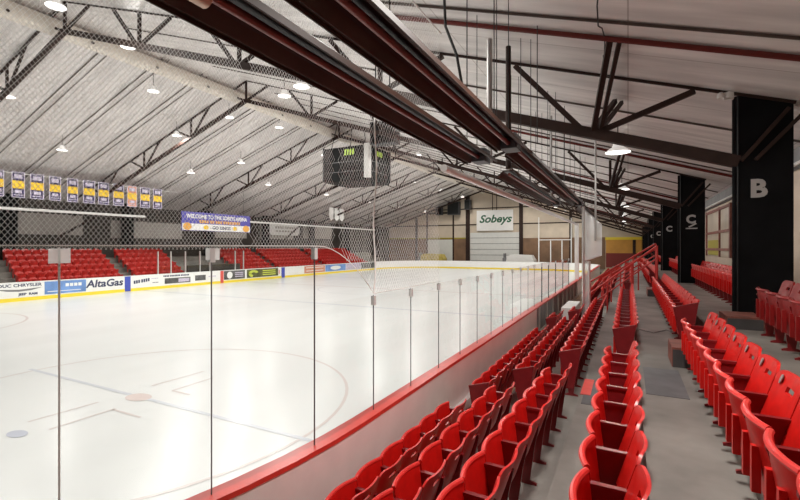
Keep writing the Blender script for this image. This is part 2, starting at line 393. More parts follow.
for i in range(4):
    pane(corner_s[i], corner_s[i + 1], HI, f'tall clear glass pane in the rink corner, {ORD[3 - i]} back from the net rope')
pane(corner_s[4], corner_s[5], LO, 'clear glass pane directly under the sloping net rope')
for i in range(len(side_s) - 1):
    pane(side_s[i], side_s[i + 1], LO, f'low clear side glass pane, {ORD[i]} beyond the vertical net rope')
gpost(corner_s[2], HI, 'pale seam post in the tall corner glass, left of the two dark seams', .012, False, 'lamp')
gpost(corner_s[3], HI, 'thin grey seam post of the corner glass below the WELCOME sign', .009, True, 'midgrey')
gpost(corner_s[4], HI, 'thin dark seam post where the corner glass steps down', .011)
for i, s in enumerate(side_s):
    gpost(s, LO, f'thin dark glass post on the side boards, {ORD[i]} from the net rope', .011 if i < 11 else .035)
# square translucent clip plates on tall corner glass
for s, lab in ((corner_s[2], 'clear plastic clip plate atop the pale seam of the corner glass'), (corner_s[3] , 'clear plastic clip plate atop the grey seam of the corner glass')):
    x, y, nx, ny = near_pt(s); mb = MB(); mb.bar((x + .05 * nx, y + .05 * ny, -.11), (x + .05 * nx, y + .05 * ny, -.01), .12, .008, (nx, ny, 0))
    tag(mb.build('glass_clip', M['haze']), lab, 'clip plate', 'clip plates on the corner glass')

# ---------------------------------------------------------------- safety net over the corner
NET_TOP, S0, S1 = 3.75, -4.6, 2.7
def net_bottom(s):
    if s < -.64: return -.06
    if s > .39: return -.6
    t = (s + .64) / 1.03; return -.06 - .54 * t ** 1.7
vs, fs = [], []
def strand(pts, r):
    o = len(vs)
    for i, p in enumerate(pts):
        d = (pts[min(i + 1, len(pts) - 1)] - pts[max(i - 1, 0)]).normalized(); a = d.cross(Vector((.7, .7, 0.1))).normalized(); b = a.cross(d)
        for k in range(3):
            t = 2 * PI * k / 3; vs.append(tuple(p + (a * math.cos(t) + b * math.sin(t)) * r))
    for i in range(len(pts) - 1):
        for k in range(3): fs.append((o + 3 * i + k, o + 3 * i + (k + 1) % 3, o + 3 * i + 3 + (k + 1) % 3, o + 3 * i + 3 + k))
SL = 1.45       # cell width along the boards, slope
def net_pt(s, z):
    x, y, nx, ny = near_pt(s); sag = .05 * math.sin(s * 1.9) * max(0, 1 - abs(z - 1.5) / 2.4)
    return Vector((x + nx * (.03 + sag), y + ny * (.03 + sag), z))
run = (NET_TOP + .6) / SL
for lo_, hi_, CW, rad in ((S0, -1.6, .030, .0014), (-1.6, -.4, .036, .0014), (-.4, .39, .05, .0015), (.39, S1, .066, .0016)):
    for sg in (1, -1):
        s = lo_ - run
        while s < hi_ + run:
            pts = []
            n = 30
            for i in range(n + 1):
                z = -.6 + (NET_TOP + .6) * i / n; ss = s + sg * (z + .6) / SL
                if lo_ <= ss <= hi_ and z >= net_bottom(ss): pts.append(net_pt(ss, z))
            if len(pts) > 1: strand(pts, rad)
            s += CW
mb = MB(); mb.add(vs, fs)
net = empty('safety_net', 'white diamond-mesh safety net hanging above the corner glass', 'safety net')
mb.build('netting', M['net'], net)
mb = MB(); mb.tube([net_pt(s, net_bottom(s) + (.07 if s < -.64 else .07 * max(0, (.39 - s) / 1.03))) for s in [S0 + (S1 - S0) * i / 60 for i in range(61)]], .005, 5); mb.build('bottom_rope', M['rope'], net)
mb = MB(); mb.tube([net_pt(.39 + .03 * math.sin(i * .9), -.6 + 4.35 * i / 24) for i in range(25)], .011, 5); mb.build('edge_rope', M['rope'], net)
mb = MB(); mb.tube([net_pt(S0 + (S1 - S0) * i / 40, NET_TOP) for i in range(41)], .015, 6); mb.build('top_rope', M['rope'], net)

# ---------------------------------------------------------------- terraces (spectator side)
FL = {'A': -3.1, 'B': -2.82, 'C': -2.5, 'D': -2.1, 'E': -1.72, 'F': -1.32}
edges = [('A', -2.80, -2.0), ('B', -2.0, -1.34), ('C', -1.34, -.60), ('D', -.60, .13), ('E', .13, 1.17), ('F', 1.17, 3.35)]
YA, YB = -5.0, 72.0
for n_, x0, x1 in edges:
    mb = MB(); mb.box(x0, x1, YA, YB, -3.6, FL[n_]); struct(mb.build('floor_terrace', M['tan'] if n_ == 'A' else M['conc']), 'concrete seating terrace tread')
for n_, x0, x1, y0, y1 in (('E', .19, .62, 5.9, 7.2), ('D', -.56, -.15, 6.35, 7.55), ('C', -1.36, -.95, 6.5, 7.5)):
    mb = MB(); mb.box(x0, x1, y0, y1, FL[n_], FL[n_] + .006); struct(mb.build('floor_patch', M['darkpatch']), 'dark anti-slip paint patch on the aisle')
for n_, x0, y0, y1 in (('D', -.60, 6.75, 7.55), ('C', -1.34, 6.7, 7.5)):
    mb = MB(); mb.box(x0 - .005, x0 + .13, y0, y1, FL[n_] - .05, FL[n_] + .01); struct(mb.build('trim_nosing', M['cap']), 'red painted step edge')
# ---------------------------------------------------------------- seats
def chair_meshes():
    R = {}
    # backrest
    def solid(fn, nu, nv, t, hole=None):
        m_ = MB(); idx = {}
        vs_ = []; fs_ = []
        for side in (0, 1):
            for i in range(nu + 1):
                for j in range(nv + 1):
                    f, y, z = fn(-1 + 2 * i / nu, j / nv); idx[side, i, j] = len(vs_); vs_.append((-(f - side * t), y, z))
        cells = {(i, j) for i in range(nu) for j in range(nv)} - (hole or set())
        for i, j in cells:
            a_ = [(i, j), (i + 1, j), (i + 1, j + 1), (i, j + 1)]
            fs_.append(tuple(idx[(0, *q)] for q in a_)); fs_.append(tuple(idx[(1, *q)] for q in reversed(a_)))
            for (di, dj), (p, q) in {(0, -1): (a_[0], a_[1]), (1, 0): (a_[1], a_[2]), (0, 1): (a_[2], a_[3]), (-1, 0): (a_[3], a_[0])}.items():
                if (i + di, j + dj) not in cells: fs_.append((idx[(0, *q)], idx[(0, *p)], idx[(1, *p)], idx[(1, *q)]))
        m_.add(vs_, fs_); return m_
    def backfn(u, v):
        zt = .84 - .05 * max(0, (abs(u) - .70) / .30) ** 2 - .006 * (1 - abs(u))
        return (.12 - .12 * v - .05 * (1 - u * u) * (.45 + .55 * v), .256 * u, .41 + (zt - .41) * v)
    back = solid(backfn, 14, 10, .02, {(i, 7) for i in (5, 6, 7, 8)})
    R['backrest'] = back.mesh('backrest', M['red'], True)
    def seatfn(u, v): return (.225 + .055 * v + .05 * (1 - u * u) * (.55 + .45 * v), .25 * u, .25 + .455 * v)
    seat = solid(seatfn, 12, 6, .02)
    seat.cur = 1
    seat.tube([(-(seatfn(u, 1)[0] - .008), .253 * u, .708) for u in [-1 + 2 * i / 12 for i in range(13)]], .021, 8)
    seat.cur = 0
    for y in (-.11, .11): seat.box(-.325, -.28, y - .02, y + .02, .29, .56)
    R['seat'] = seat.mesh('seat', [M['red'], M['red_lip']], True)
    fr = MB(); fr.extrude([(-.285, .60), (-.01, .60), (-.05, .42), (-.10, .04), (-.03, .02), (-.03, 0), (-.24, 0), (-.24, .02), (-.18, .04), (-.21, .32)], 'y', -.013, .013)
    R['side_frame'] = fr.mesh('side_frame', M['maroon'])
    ar = MB(); ar.extrude([(-.29, .60), (-.01, .60), (-.01, .625), (-.275, .628), (-.29, .622)], 'y', -.022, .022)
    R['armrest'] = ar.mesh('armrest', M['maroon'])
    ep = MB(); ep.extrude([(-.335, .72), (.02, .82), (-.03, .45), (-.10, .12), (-.22, .12), (-.26, .3)], 'y', -.016, .016)
    R['end_panel'] = ep.mesh('end_panel', M['maroon'])
    pl = MB(); pl.extrude([(.035 * math.cos(t), .02 * math.sin(t)) for t in [2 * PI * k / 14 for k in range(14)]], 'z', 0, .006)
    R['number_plate'] = pl.mesh('number_plate', M['galv'])
    return R, backfn
CH, BACKFN = chair_meshes()
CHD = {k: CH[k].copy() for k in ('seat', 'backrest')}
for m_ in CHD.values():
    m_.materials[0] = M['red_shaded']
    if len(m_.materials) > 1: m_.materials[1] = M['red_shaded']
def part(name, me, parent, loc=(0, 0, 0), rot=(0, 0, 0)):
    o = bpy.data.objects.new(name, me); COL.objects.link(o); o.parent = parent; o.location = loc; o.rotation_euler = rot; return o
def proto():
    r = empty('arena_seat', 'red flip-up arena seat', 'seat')
    part('seat', CH['seat'], r); part('backrest', CH['backrest'], r)
    part('side_frame', CH['side_frame'], r, (0, -.262, 0)); part('armrest', CH['armrest'], r, (0, -.262, 0))
    return r
PROTO = proto(); USED = [False]
def place_seat(x, y, z, rz, label, group, near_end=False, far_end=False, plate=False, panel=False, dark=False):
    if not USED[0]: r = PROTO; USED[0] = True
    else:
        r = PROTO.copy(); COL.objects.link(r)
        for c in PROTO.children:
            if c.name.split('.')[0] in ('seat', 'backrest', 'side_frame', 'armrest'):
                d = c.copy(); COL.objects.link(d); d.parent = r
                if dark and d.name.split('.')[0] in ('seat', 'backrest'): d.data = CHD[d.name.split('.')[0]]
    r.location = (x, y, z); r.rotation_euler = (0, 0, rz); tag(r, label, 'seat', group)
    if far_end: part('side_frame', CH['side_frame'], r, (0, .262, 0)); part('armrest', CH['armrest'], r, (0, .262, 0))
    if panel: part('end_panel', CH['end_panel'], r, (0, -.282, 0))
    if plate:
        f, yy, zz = BACKFN(.62, .86); part('number_plate', CH['number_plate'], r, (-f - .006, yy, zz), (0, -1.25, 0))
    return r
PITCH = .525
ROWNAME = {'A': 'front row', 'B': 'second row up', 'C': 'third row up', 'D': 'fourth row up', 'E': 'fifth row up', 'F': 'top row'}
def row(key, x0, x1, y0, y1, where, block, from_far=False, plates=False, panel=False, dark=False):
    n = max(1, round((y1 - y0) / PITCH)); ang = math.atan2(x1 - x0, y1 - y0)
    for i in range(n):
        t = (i + .5) / n; y = y0 + (y1 - y0) * t; x = x0 + (x1 - x0) * t
        k = n - 1 - i if from_far else i
        place_seat(x, y, FL[key], -ang, f'red flip-up seat, {ORD[k]} from {where}, {ROWNAME[key]}, {block}', f'{block} seats', far_end=(i == n - 1), plate=plates, panel=panel and i == 0, dark=dark)
NB, FB, SB = 'near block', 'block beyond that aisle', 'block past railings'
row('A', -2.24, -2.18, 2.8, 6.35, 'cross aisle', NB, True)
row('B', -1.56, -1.52, 2.3, 6.6, 'cross aisle', NB, True)
row('C', -.89, -.76, 2.2, 6.8, 'cross aisle', NB, True)
row('D', .04, .05, 1.9, 6.8, 'cross aisle', NB, True)
row('E', .96, .98, 1.5, 7.33, 'cross aisle', NB, True, plates=True)
row('A', -2.10, -2.10, 7.3, 13.4, 'cross aisle', FB, panel=True)
row('B', -1.42, -1.40, 7.6, 14.1, 'cross aisle', FB, panel=True)
row('C', -.71, -.71, 7.9, 17.0, 'cross aisle', FB, panel=True)
row('D', .10, .10, 8.25, 17.2, 'cross aisle', FB, panel=True)
row('E', 1.0, 1.04, 8.6, 17.2, 'cross aisle', FB, panel=True)
row('A', -2.10, -2.10, 15.2, 16.9, 'gap', 'small front block', panel=True)
row('B', -1.40, -1.40, 15.2, 16.7, 'gap', 'small front block', panel=True)
for k_, x_ in (('B', -1.40), ('C', -.7), ('D', .12), ('E', 1.05)):
    row(k_, x_, x_, 20.6, 31.0, 'stair railings', SB)
row('F', 1.95, 2.0, 5.6, 8.3, 'column B', 'block before it', True, dark=True)  # this block's shade is carried by its darker seat colour
row('F', 2.28, 2.3, 10.7, 18.6, 'column B', 'block behind it', panel=True)
row('F', 2.3, 2.3, 20.2, 28.0, 'column C', 'block behind it')

# step boxes, plinth, pole, cord
def stepbox(x0, x1, y0, y1, z0, z1, label):
    r = empty('step_box', label, 'step')
    mb = MB(); mb.box(x0 + .0, x1, y0 + .012, y1, z0, z1); mb.build('body', M['plinth'], r)
    mb = MB(); mb.box(x0 + .01, x1 - .01, y0, y0 + .012, z0, z1 - .03); mb.build('dark_riser', M['plinth_dark'], r)
    return r
stepbox(.56, 1.1, 7.4, 8.1, FL['E'], FL['E'] + .28, 'brown wooden step box on the cross aisle below the fifth row')
stepbox(1.42, 1.9, 8.75, 9.45, FL['F'], FL['F'] + .2, 'red-brown plinth step at the foot of black column B')
stepbox(.6, 1.1, 17.6, 18.6, FL['E'], FL['E'] + .25, 'small step box by the stair railings')
mb = MB(); mb.tube([(.2, 10.4, FL['E'] + .012), (.45, 10.1, FL['E'] + .012), (.7, 10.6, FL['E'] + .008), (.9, 10.2, FL['E'] + .008)], .006, 6)
tag(mb.build('extension_cord', M['midgrey'], smooth=True), 'thin cord lying across the grey concrete floor', 'cord')

# ---------------------------------------------------------------- columns with letters, poles, braces
COLY = [9.6 + 9.55 * k for k in range(7)]
for k, y in enumerate(COLY):
    mb = MB(); x0, x1 = 1.72, 2.47
    mb.extrude([(x0, FL['F']), (x1, FL['F']), (x1, roof_z(x1) - .02), (x0, roof_z(x0) - .02)], 'y', y, y + .36)
    c = struct(mb.build('column', M['black']), f'black boxed roof column, {ORD[k]} along the top walkway'); c['category'] = 'column'
    ltr = 'B' if k == 0 else 'C'
    if k < 5:
        text(ltr, .42, (2.0 if k == 0 else 2.04, y - .004, 1.0), ROT_Y, M['letter'], c, bold=.018, xs=1.0, ext=.002)
    if k == 1:
        mb = MB(); mb.extrude([(1.88, .66), (2.24, .66), (2.24, .70), (1.88, .70)], 'y', y - .004, y); mb.extrude([(1.95, .74), (2.18, .88), (2.22, .84), (2.0, .71)], 'y', y - .004, y)
        mb.build('arrow_mark', M['letter'], c)
    mb = MB(); mb.bar((1.75, y - .05, 1.5), (2.4, y - .05, roof_z(2.4) - .15), .06, .06); mb.bar((1.95, y - .05, 1.5), (2.62, y - .05, roof_z(2.62) - .15), .06, .06)
    struct(mb.build('column_brace', M['steel'], c))
    mb = MB(); mb.tube([(1.66, y - .03, FL['F']), (1.66, y - .03, roof_z(1.66) - .1)], .035, 10)
    tag(mb.build('steel_pole', M['black'], smooth=True), f'slim dark pole against the left edge of {"black column B" if k == 0 else "the " + ORD[k] + " black column"}', 'pole')
r = empty('emergency_light', 'twin-headed emergency light near the roof beside column B', 'emergency light', (1.5, 9.4, 2.66))
mb = MB(); mb.box(-.02, .12, -.03, .06, -.1, .02); mb.build('housing', M['lamp'], r)
for dx in (-.07, .05):
    mb = MB(); mb.lathe([(.02, -.03), (.055, -.06), (.06, 0), (.03, .04)], (dx, -.05, -.02), 12); mb.build('lamp_head', M['lamp'], r, True)

# ---------------------------------------------------------------- right wall with red framed window
mb = MB(); mb.box(3.35, 3.5, YA, 73, -1.5, 1.72); struct(mb.build('wall_right', M['wallpale']), 'pale wall behind the columns')
mb = MB(); mb.box(3.3, 3.5, YA, 73, 1.72, 2.3); struct(mb.build('trim_right', M['midgrey']), 'grey band under the eave')
mb = MB(); mb.tube([(3.2, YA, 1.78), (3.2, 73, 1.78)], .04, 8); tag(mb.build('eave_pipe', M['lamp'], smooth=True), 'pale pipe along the top of the side wall', 'pipe')
for j, y0 in enumerate((19.8, 29.6)):
    mb = MB()
    for y in (y0, y0 + 2.1, y0 + 5.4): mb.box(3.28, 3.36, y - .09, y + .09, -.4, 1.62)
    for z in (-.1, .62, 1.55): mb.box(3.28, 3.36, y0, y0 + 5.4, z - .05, z + .05)
    w = struct(mb.build(f'window_{j+1}', M['plinth']), 'red framed window in the right wall')
    mb = MB(); mb.box(3.33, 3.345, y0, y0 + 5.4, -.4, 1.6); mb.build('pane', M['windowpane'], w)
    mb = MB(); mb.box(3.31, 3.335, y0 + 2.2, y0 + 5.0, -.35, .3); mb.build('lower_panel', M['olive'], w)

# ---------------------------------------------------------------- roof, trusses, battens, pipes
XL, XR = -39.6, 3.5
for nm, a_, b_ in (('ceiling', RIDGE_X, XR), ('ceiling', XL, RIDGE_X)):
    mb = MB()
    mb.add([(a_, YA, roof_z(a_)), (b_, YA, roof_z(b_)), (b_, 73, roof_z(b_)), (a_, 73, roof_z(a_)), (a_, YA, roof_z(a_) + .2), (b_, YA, roof_z(b_) + .2), (b_, 73, roof_z(b_) + .2), (a_, 73, roof_z(a_) + .2)],
           [(0, 1, 2, 3), (7, 6, 5, 4), (0, 4, 5, 1), (1, 5, 6, 2), (2, 6, 7, 3), (3, 7, 4, 0)])
    struct(mb.build(nm, M['roof']), 'white ribbed metal roof deck')
BD = 1.22
def chord_z(x): return roof_z(x) - BD - (0 if x > RIDGE_X else 0)
for k, y in enumerate(COLY):
    t = empty('roof_truss', f'dark brown steel roof truss, {ORD[k]} across the rink from the camera', 'roof truss', (0, 0, 0), 'roof trusses')
    mb = MB(); w, h = .17, .20
    mb.bar((RIDGE_X, y, chord_z(RIDGE_X)), (1.72, y, chord_z(1.72)), w, h); mb.bar((RIDGE_X, y, chord_z(RIDGE_X)), (XL + .4, y, chord_z(XL + .4)), w, h)
    mb.build('bottom_chord', M['steel'], t)
    mb = MB()
    mb.bar((RIDGE_X, y, roof_z(RIDGE_X) - .03), (2.5, y, roof_z(2.5) - .03), .045, .05); mb.bar((RIDGE_X, y, roof_z(RIDGE_X) - .06), (XL + .2, y, roof_z(XL + .2) - .06), .08, .08)
    mb.build('top_chord', M['steel'], t)
    for j in range(-4, 5):
        xn = RIDGE_X + 4.92 * j
        if xn < XL + 1.5: continue
        mb = MB(); zb = chord_z(xn) + .05
        for dx in (-1.55, 0, 1.7):
            if k == 0 and j == 4 and dx == 0: continue
            mb.bar((xn + .1 * dx, y, zb), (xn + dx, y, roof_z(xn + dx) - .08), .09, .1)
        if j == 4:
            for dy in (-1.8, 1.5):
                if k > 3: continue
                mb.bar((xn, y, zb), (xn + .36, y + dy, roof_z(xn + .36) - .06), .09, .10); mb.bar((xn + .13, y, zb), (xn + .5, y + dy, roof_z(xn + .5) - .06), .06, .08)
        mb.build('web_fan', M['steel'], t)
# transverse battens
bi = 0
for k in range(-1, 7):
    for off in (2.39, 4.78, 7.16):
        y = 9.6 + 9.55 * k + off
        if y < 4 or y > 71: continue
        mb = MB()
        mb.bar((RIDGE_X, y, roof_z(RIDGE_X) - .03), (3.2, y, roof_z(3.2) - .03), .025, .04)
        for d in (0, .38): mb.bar((RIDGE_X - .8, y + d, roof_z(RIDGE_X - .8) - .04), (XL + .2, y + d, roof_z(XL + .2) - .04), .02 if d else .035, .04)
        struct(mb.build(f'trim_batten', M['batten']), 'dark roof batten')
for k in range(0, 7):
    y = 7.74 + 9.55 * k
    mb = MB(); mb.tube([(-6.5, y, roof_z(-6.5) - .06), (3.2, y, roof_z(3.2) - .06)], .045, 8)
    tag(mb.build('sprinkler_pipe', M['redpipe'], smooth=True), f'dark red sprinkler pipe under the roof above the seating, {ORD[k]} away from the camera', 'pipe', 'sprinkler pipes above the seating')
# ridge duct
dd = empty('ridge_duct', 'long white round air duct along the roof ridge', 'duct')
mb = MB(); mb.tube([(-21.3, -3, 9.18), (-21.3, 71, 9.18)], .36, 20); mb.build('duct_tube', M['duct'], dd, True)
for y in range(5, 32, 3):
    mb = MB(); mb.tube([(-20.98, y, 9.02), (-20.90, y, 8.98)], .05, 8); mb.build('air_nozzle', M['steel'], dd)

# ---------------------------------------------------------------- lamps
def lamp(x, y, drop, r, label, power, group):
    z = roof_z(x) - drop
    if x < -28: power *= .45
    L = empty('high_bay_lamp', label, 'ceiling lamp', (x, y, z), group)
    mb = MB(); mb.lathe([(.05, .30), (.12, .28), (.14, .16), (r * .85, .06), (r, 0)], n=20); mb.build('lamp_shade', M['shade'], L, True)
    mb = MB(); mb.lathe([(0, .012), (r * .96, .012)], n=20); d = mb.build('diffuser', M['glow'], L)
    mb = MB(); mb.tube([(0, 0, .28), (0, 0, drop - .02)], .015, 6); mb.build('hanging_stem', M['steel'], L)
    li = bpy.data.lights.new('lamp_light', 'AREA'); li.shape = 'DISK'; li.size = r * 1.7; li.energy = power; li.color = (1, .968, .915)
    lo = bpy.data.objects.new('lamp_light', li); COL.objects.link(lo); lo.parent = L; lo.location = (0, 0, -.01)
    return L
PW = 265
seen = [(-16.3, 7.45), (-26.1, 9.97), (-19.4, 11.6), (-22.5, 14.8), (-25.9, 18.6), (-22.6, 19.9), (-30.1, 14.1), (-14.2, 15.7), (-10.5, 12.5), (-30.2, 22.9), (-22, 23.8), (-27.4, 25.3)]
for i, (x, y) in enumerate(seen):
    lamp(x, y, .95, .29, f'white bell lamp hanging over the near half of the ice, {ORD[i]} of twelve by distance', PW, 'bell lamps over the near ice') if False else lamp(x, y, .95, .29, [
        'white bell lamp at the top edge of the photo, left of the long heaters', 'white bell lamp under the far roof slope at the left edge of the photo', 'bell lamp close to the near truss where it meets the white duct',
        'bell lamp hanging just below the white duct, right of the near truss peak', 'bell lamp between the near two trusses over the far slope, lower one', 'bell lamp beside the peak of the second truss',
        'bell lamp low over the far slope above the purple banners', 'bell lamp on the camera side of the duct, above the second truss', 'bell lamp just below the long heaters',
        'bell lamp above the WELCOME sign', 'bell lamp between second and third truss near the duct', 'bell lamp below the second truss, above and right of the WELCOME sign'][i], PW, 'bell lamps over the ice')
n_ = 0
for y in (2.5, 31, 40, 49, 58, 67):
    for x in (-30, -23.5, -14.5, -8):
        if (y < 5 and x > -20): continue
        lamp(x, y, .95, .29, f'distant bell lamp, {ORD[[-30, -23.5, -14.5, -8].index(x)]} from the far side, {ORD[[2.5, 31, 40, 49, 58, 67].index(y)]} line of lamps', PW, 'bell lamps over the ice'); n_ += 1
for i, (x, y) in enumerate([(-8.5, 3.5), (-9, 22)]):
    lamp(x, y, .95, .29, ['bell lamp above the near corner of the ice', 'bell lamp over the ice behind the scoreboard heaters'][i], PW, 'bell lamps over the ice')
lamp(-5.3, 7.3, .35, .36, 'flat white lamp seen in the gap between the two near heaters', 120, 'lamps over the seats')
for i, y in enumerate((13.6, 22.5, 32, 41.6, 51, 60.5)):
    lamp(-.25, y, .75, .33, f'round white lamp under the low roof above the seats, {ORD[i]} down the line', 55, 'lamps over the seats')
lamp(-.25, 4.05, .75, .33, 'unseen round lamp added to brighten the near seats and boards', 190, 'lamps over the seats')  # out-of-view lamp added to lift the board cladding and near seats

# ---------------------------------------------------------------- infrared heaters over the seating
def heater(x, y0, y1, label, tan=False, w=.58, z=1.58):
    r = empty('tube_heater', label, 'heater', (x, y0, z), 'tube heaters above the seats'); L = y1 - y0; hw = w / 2
    prof_o = [(-hw, 0), (-hw - .05, .01), (-hw - .05, .03), (-hw * .55, .15), (hw * .55, .15), (hw + .05, .03), (hw + .05, .01), (hw, 0)]
    prof_i = [(hw - .01, .03), (hw * .5, .125), (-hw * .5, .125), (-hw + .01, .03)]
    mb = MB()
    mb.extrude(prof_o + [(hw - .012, .012), (hw * .5, .13), (-hw * .5, .13), (-hw + .012, .012)], 'y', 0, L)
    mb.build('reflector', M['heater'], r)
    mb = MB(); mb.add([(q[0], yy, q[1] - .004) for yy in (0, L) for q in prof_i], [(i, i + 1, i + 5, i + 4) for i in range(3)]); mb.build('reflector_lining', M['heater_in'], r)
    mb = MB(); mb.tube([(0, .05, .06), (0, L - .05, .06)], .035, 12); mb.build('burner_tube', M['heattube'], r, True)
    mb = MB(); mb.bar((-hw - .05, 0, .0), (-hw - .05, L, .0), .012, .05); mb.bar((hw + .05, 0, .0), (hw + .05, L, .0), .012, .05); mb.build('side_flange', M['heater'], r)
    mb = MB(); mb.box(-.12, .12, L - .25, L + .12, -.02, .22); mb.build('burner_box', M['grey'], r)
    n = max(2, int(L / 2.4))
    for i in range(n):
        yy = .6 + (L - 1.2) * i / (n - 1)
        for sx in (-.09, .09):
            mb = MB(); mb.tube([(sx, yy, .14), (sx, yy, roof_z(x + sx) - z - .02)], .007, 5); mb.build('hanger_chain', M['cable'], r)
    if tan:
        mb = MB(); mb.tube([(-.04, .8, .06), (-.04, 1.48, .06)], .075, 16); mb.build('copper_sleeve', M['tanpipe'], r, True)
    return r
heater(-2.42, .5, 8.0, 'long brown tube heater nearest the ice, overhead at the top of the photo', True, .46)
heater(-1.68, .5, 7.2, 'long brown tube heater above the seats, upper of the two overhead', False, .38)
heater(-2.38, 9.9, 17.4, 'brown tube heater nearest the ice beyond the first truss', False, .44)
heater(-1.66, 7.6, 18.0, 'brown tube heater above the seats beyond the first truss', False, .36)
heater(-1.7, 19.5, 27.5, 'far brown tube heater above the stair railings', False, .4)
def vpipe(x, y, z0, r_, m_, label):
    mb = MB(); mb.tube([(x, y, z0), (x, y, roof_z(x) - .09)], r_, 10); tag(mb.build('flue_pipe', M[m_], smooth=True), label, 'pipe')
vpipe(-2.35, 8.25, 1.6, .055, 'galv', 'pale galvanised flue pipe rising from the end of the heater nearest the ice')
vpipe(-2.05, 8.5, 1.5, .05, 'steel', 'dark flue pipe just right of the galvanised one')
vpipe(-2.0, 13.5, 1.5, .03, 'galv', 'thin pipe dropping to the second pair of heaters')
vpipe(-.9, 15.0, .2, .03, 'galv', 'thin grey drop pipe above the plexiglass shield')
mb = MB(); mb.tube([(-2.55, 6.4, roof_z(-2.55) - .02), (-2.5, 6.35, 3.4), (-2.3, 6.3, 2.9), (-2.2, 6.4, 2.2), (-2.0, 6.6, 1.8)], .022, 7)
tag(mb.build('hanging_cable', M['cable'], smooth=True), 'thick black cable curving down behind the upper heater', 'cable')
for i, (x, y) in enumerate(((-1.9, 5.6), (-1.7, 6.2), (-1.35, 7.6), (-1.9, 12.6), (-1.5, 12.4))):
    mb = MB(); mb.tube([(x, y, 1.75), (x, y, roof_z(x) - .02)], .008, 5); tag(mb.build('hanger_wire', M['cable']), f'thin vertical hanger wire at the heaters, {ORD[i]} from the camera', 'wire', 'hanger wires at the heaters')
mb = MB(); mb.tube([(-.36 + .03 * math.sin(i * 1.3), 5.6 + i * .36, roof_z(-.36) - .05 - (.12 if i % 3 == 1 else 0)) for i in range(12)], .010, 6)
tag(mb.build('sagging_cable', M['cable'], smooth=True), 'thin cable sagging along the roof deck above the seats', 'cable')

# ---------------------------------------------------------------- far white rail beam, post, plexiglass shield, stair rails
b = empty('net_beam', 'white overhead beam and post along the rink side, ends at an upright', 'beam')
mb = MB(); mb.tube([(-2.95, 7.4, 1.42), (-2.95, 30.7, 1.46)], .07, 10); mb.build('beam', M['white'], b, True)
mb = MB(); mb.box(-3.08, -2.84, 30.6, 30.85, -2.1, 1.54); mb.build('upright', M['white'], b)
sh = empty('plexiglass_shield', 'tall whitish plexiglass shield beside the stair railings', 'shield')
mb = MB(); mb.add([(-1.5, 17.5, -.55), (-1.5, 31, -.55), (-1.5, 31, 1.42), (-1.5, 17.5, 1.42)], [(0, 1, 2, 3)]); mb.build('pane', M['haze'], sh)
mb = MB(); mb.bar((-1.5, 17.5, 1.44), (-1.5, 31, 1.44), .03, .04); mb.bar((-1.5, 31, -.55), (-1.5, 31, 1.42), .04, .04); mb.bar((-1.5, 17.5, -.55), (-1.5, 31, -.55), .03, .04); mb.build('frame', M['alu'], sh)
mb = MB(); mb.tube([(-1.42, 17.0, FL['B']), (-1.42, 17.0, 1.44)], .05, 10); mb.build('post', M['alu'], sh, True)
mb = MB(); mb.tube([(-1.22, 17.0, FL['C']), (-1.22, 17.0, -.5)], .04, 10); mb.build('post', M['alu'], sh, True)
mb = MB(); mb.add([(-1.42, 17.0, FL['C'] + .1), (-1.22, 17.0, FL['C'] + .1), (-1.22, 17.0, -.5), (-1.42, 17.0, -.5)], [(0, 1, 2, 3)]); mb.build('lower_pane', M['haze'], sh)
def stair_rail(y, lo, hi, label, n=4):
    r = empty('stair_railing', label, 'railing', (0, 0, 0), 'stair railings')
    mb = MB(); mb.tube([lo + (0,) if False else (lo[0], y, lo[1]), (hi[0], y, hi[1])], .032, 8); mb.build('handrail', M['redrail'], r, True)
    mb = MB(); mb.tube([(lo[0], y, lo[1] - .42), (hi[0], y, hi[1] - .42)], .022, 8); mb.build('mid_rail', M['redrail'], r, True)
    for i in range(n):
        t = i / (n - 1); x = lo[0] + (hi[0] - lo[0]) * t; z = lo[1] + (hi[1] - lo[1]) * t
        fl = next(FL[e[0]] for e in edges if e[1] <= x <= e[2])
        mb = MB(); mb.tube([(x, y, fl), (x, y, z)], .027, 8); mb.build('post', M['redrail'], r, True)
stair_rail(17.35, (-1.42, -1.85), (.88, .04), 'red stair railing nearest the camera beside the plexiglass shield')
stair_rail(18.6, (-1.3, -1.35), (.9, .12), 'red stair railing on the far side of the steps')
stair_rail(19.9, (-.9, -1.3), (1.0, -.05), 'third red stair railing, farthest from the camera')
mb = MB(); mb.box(-2.5, -2.0, 17.6, 19.8, -3.1, -2.28)
mb2 = MB(); mb2.box(-2.2, -1.75, 17.2, 19.6, FL['B'] - .4, -2.25)
tag(mb2.build('ledge_box', M['white']), 'white boxed ledge at the front of the steps beyond the front row', 'ledge')

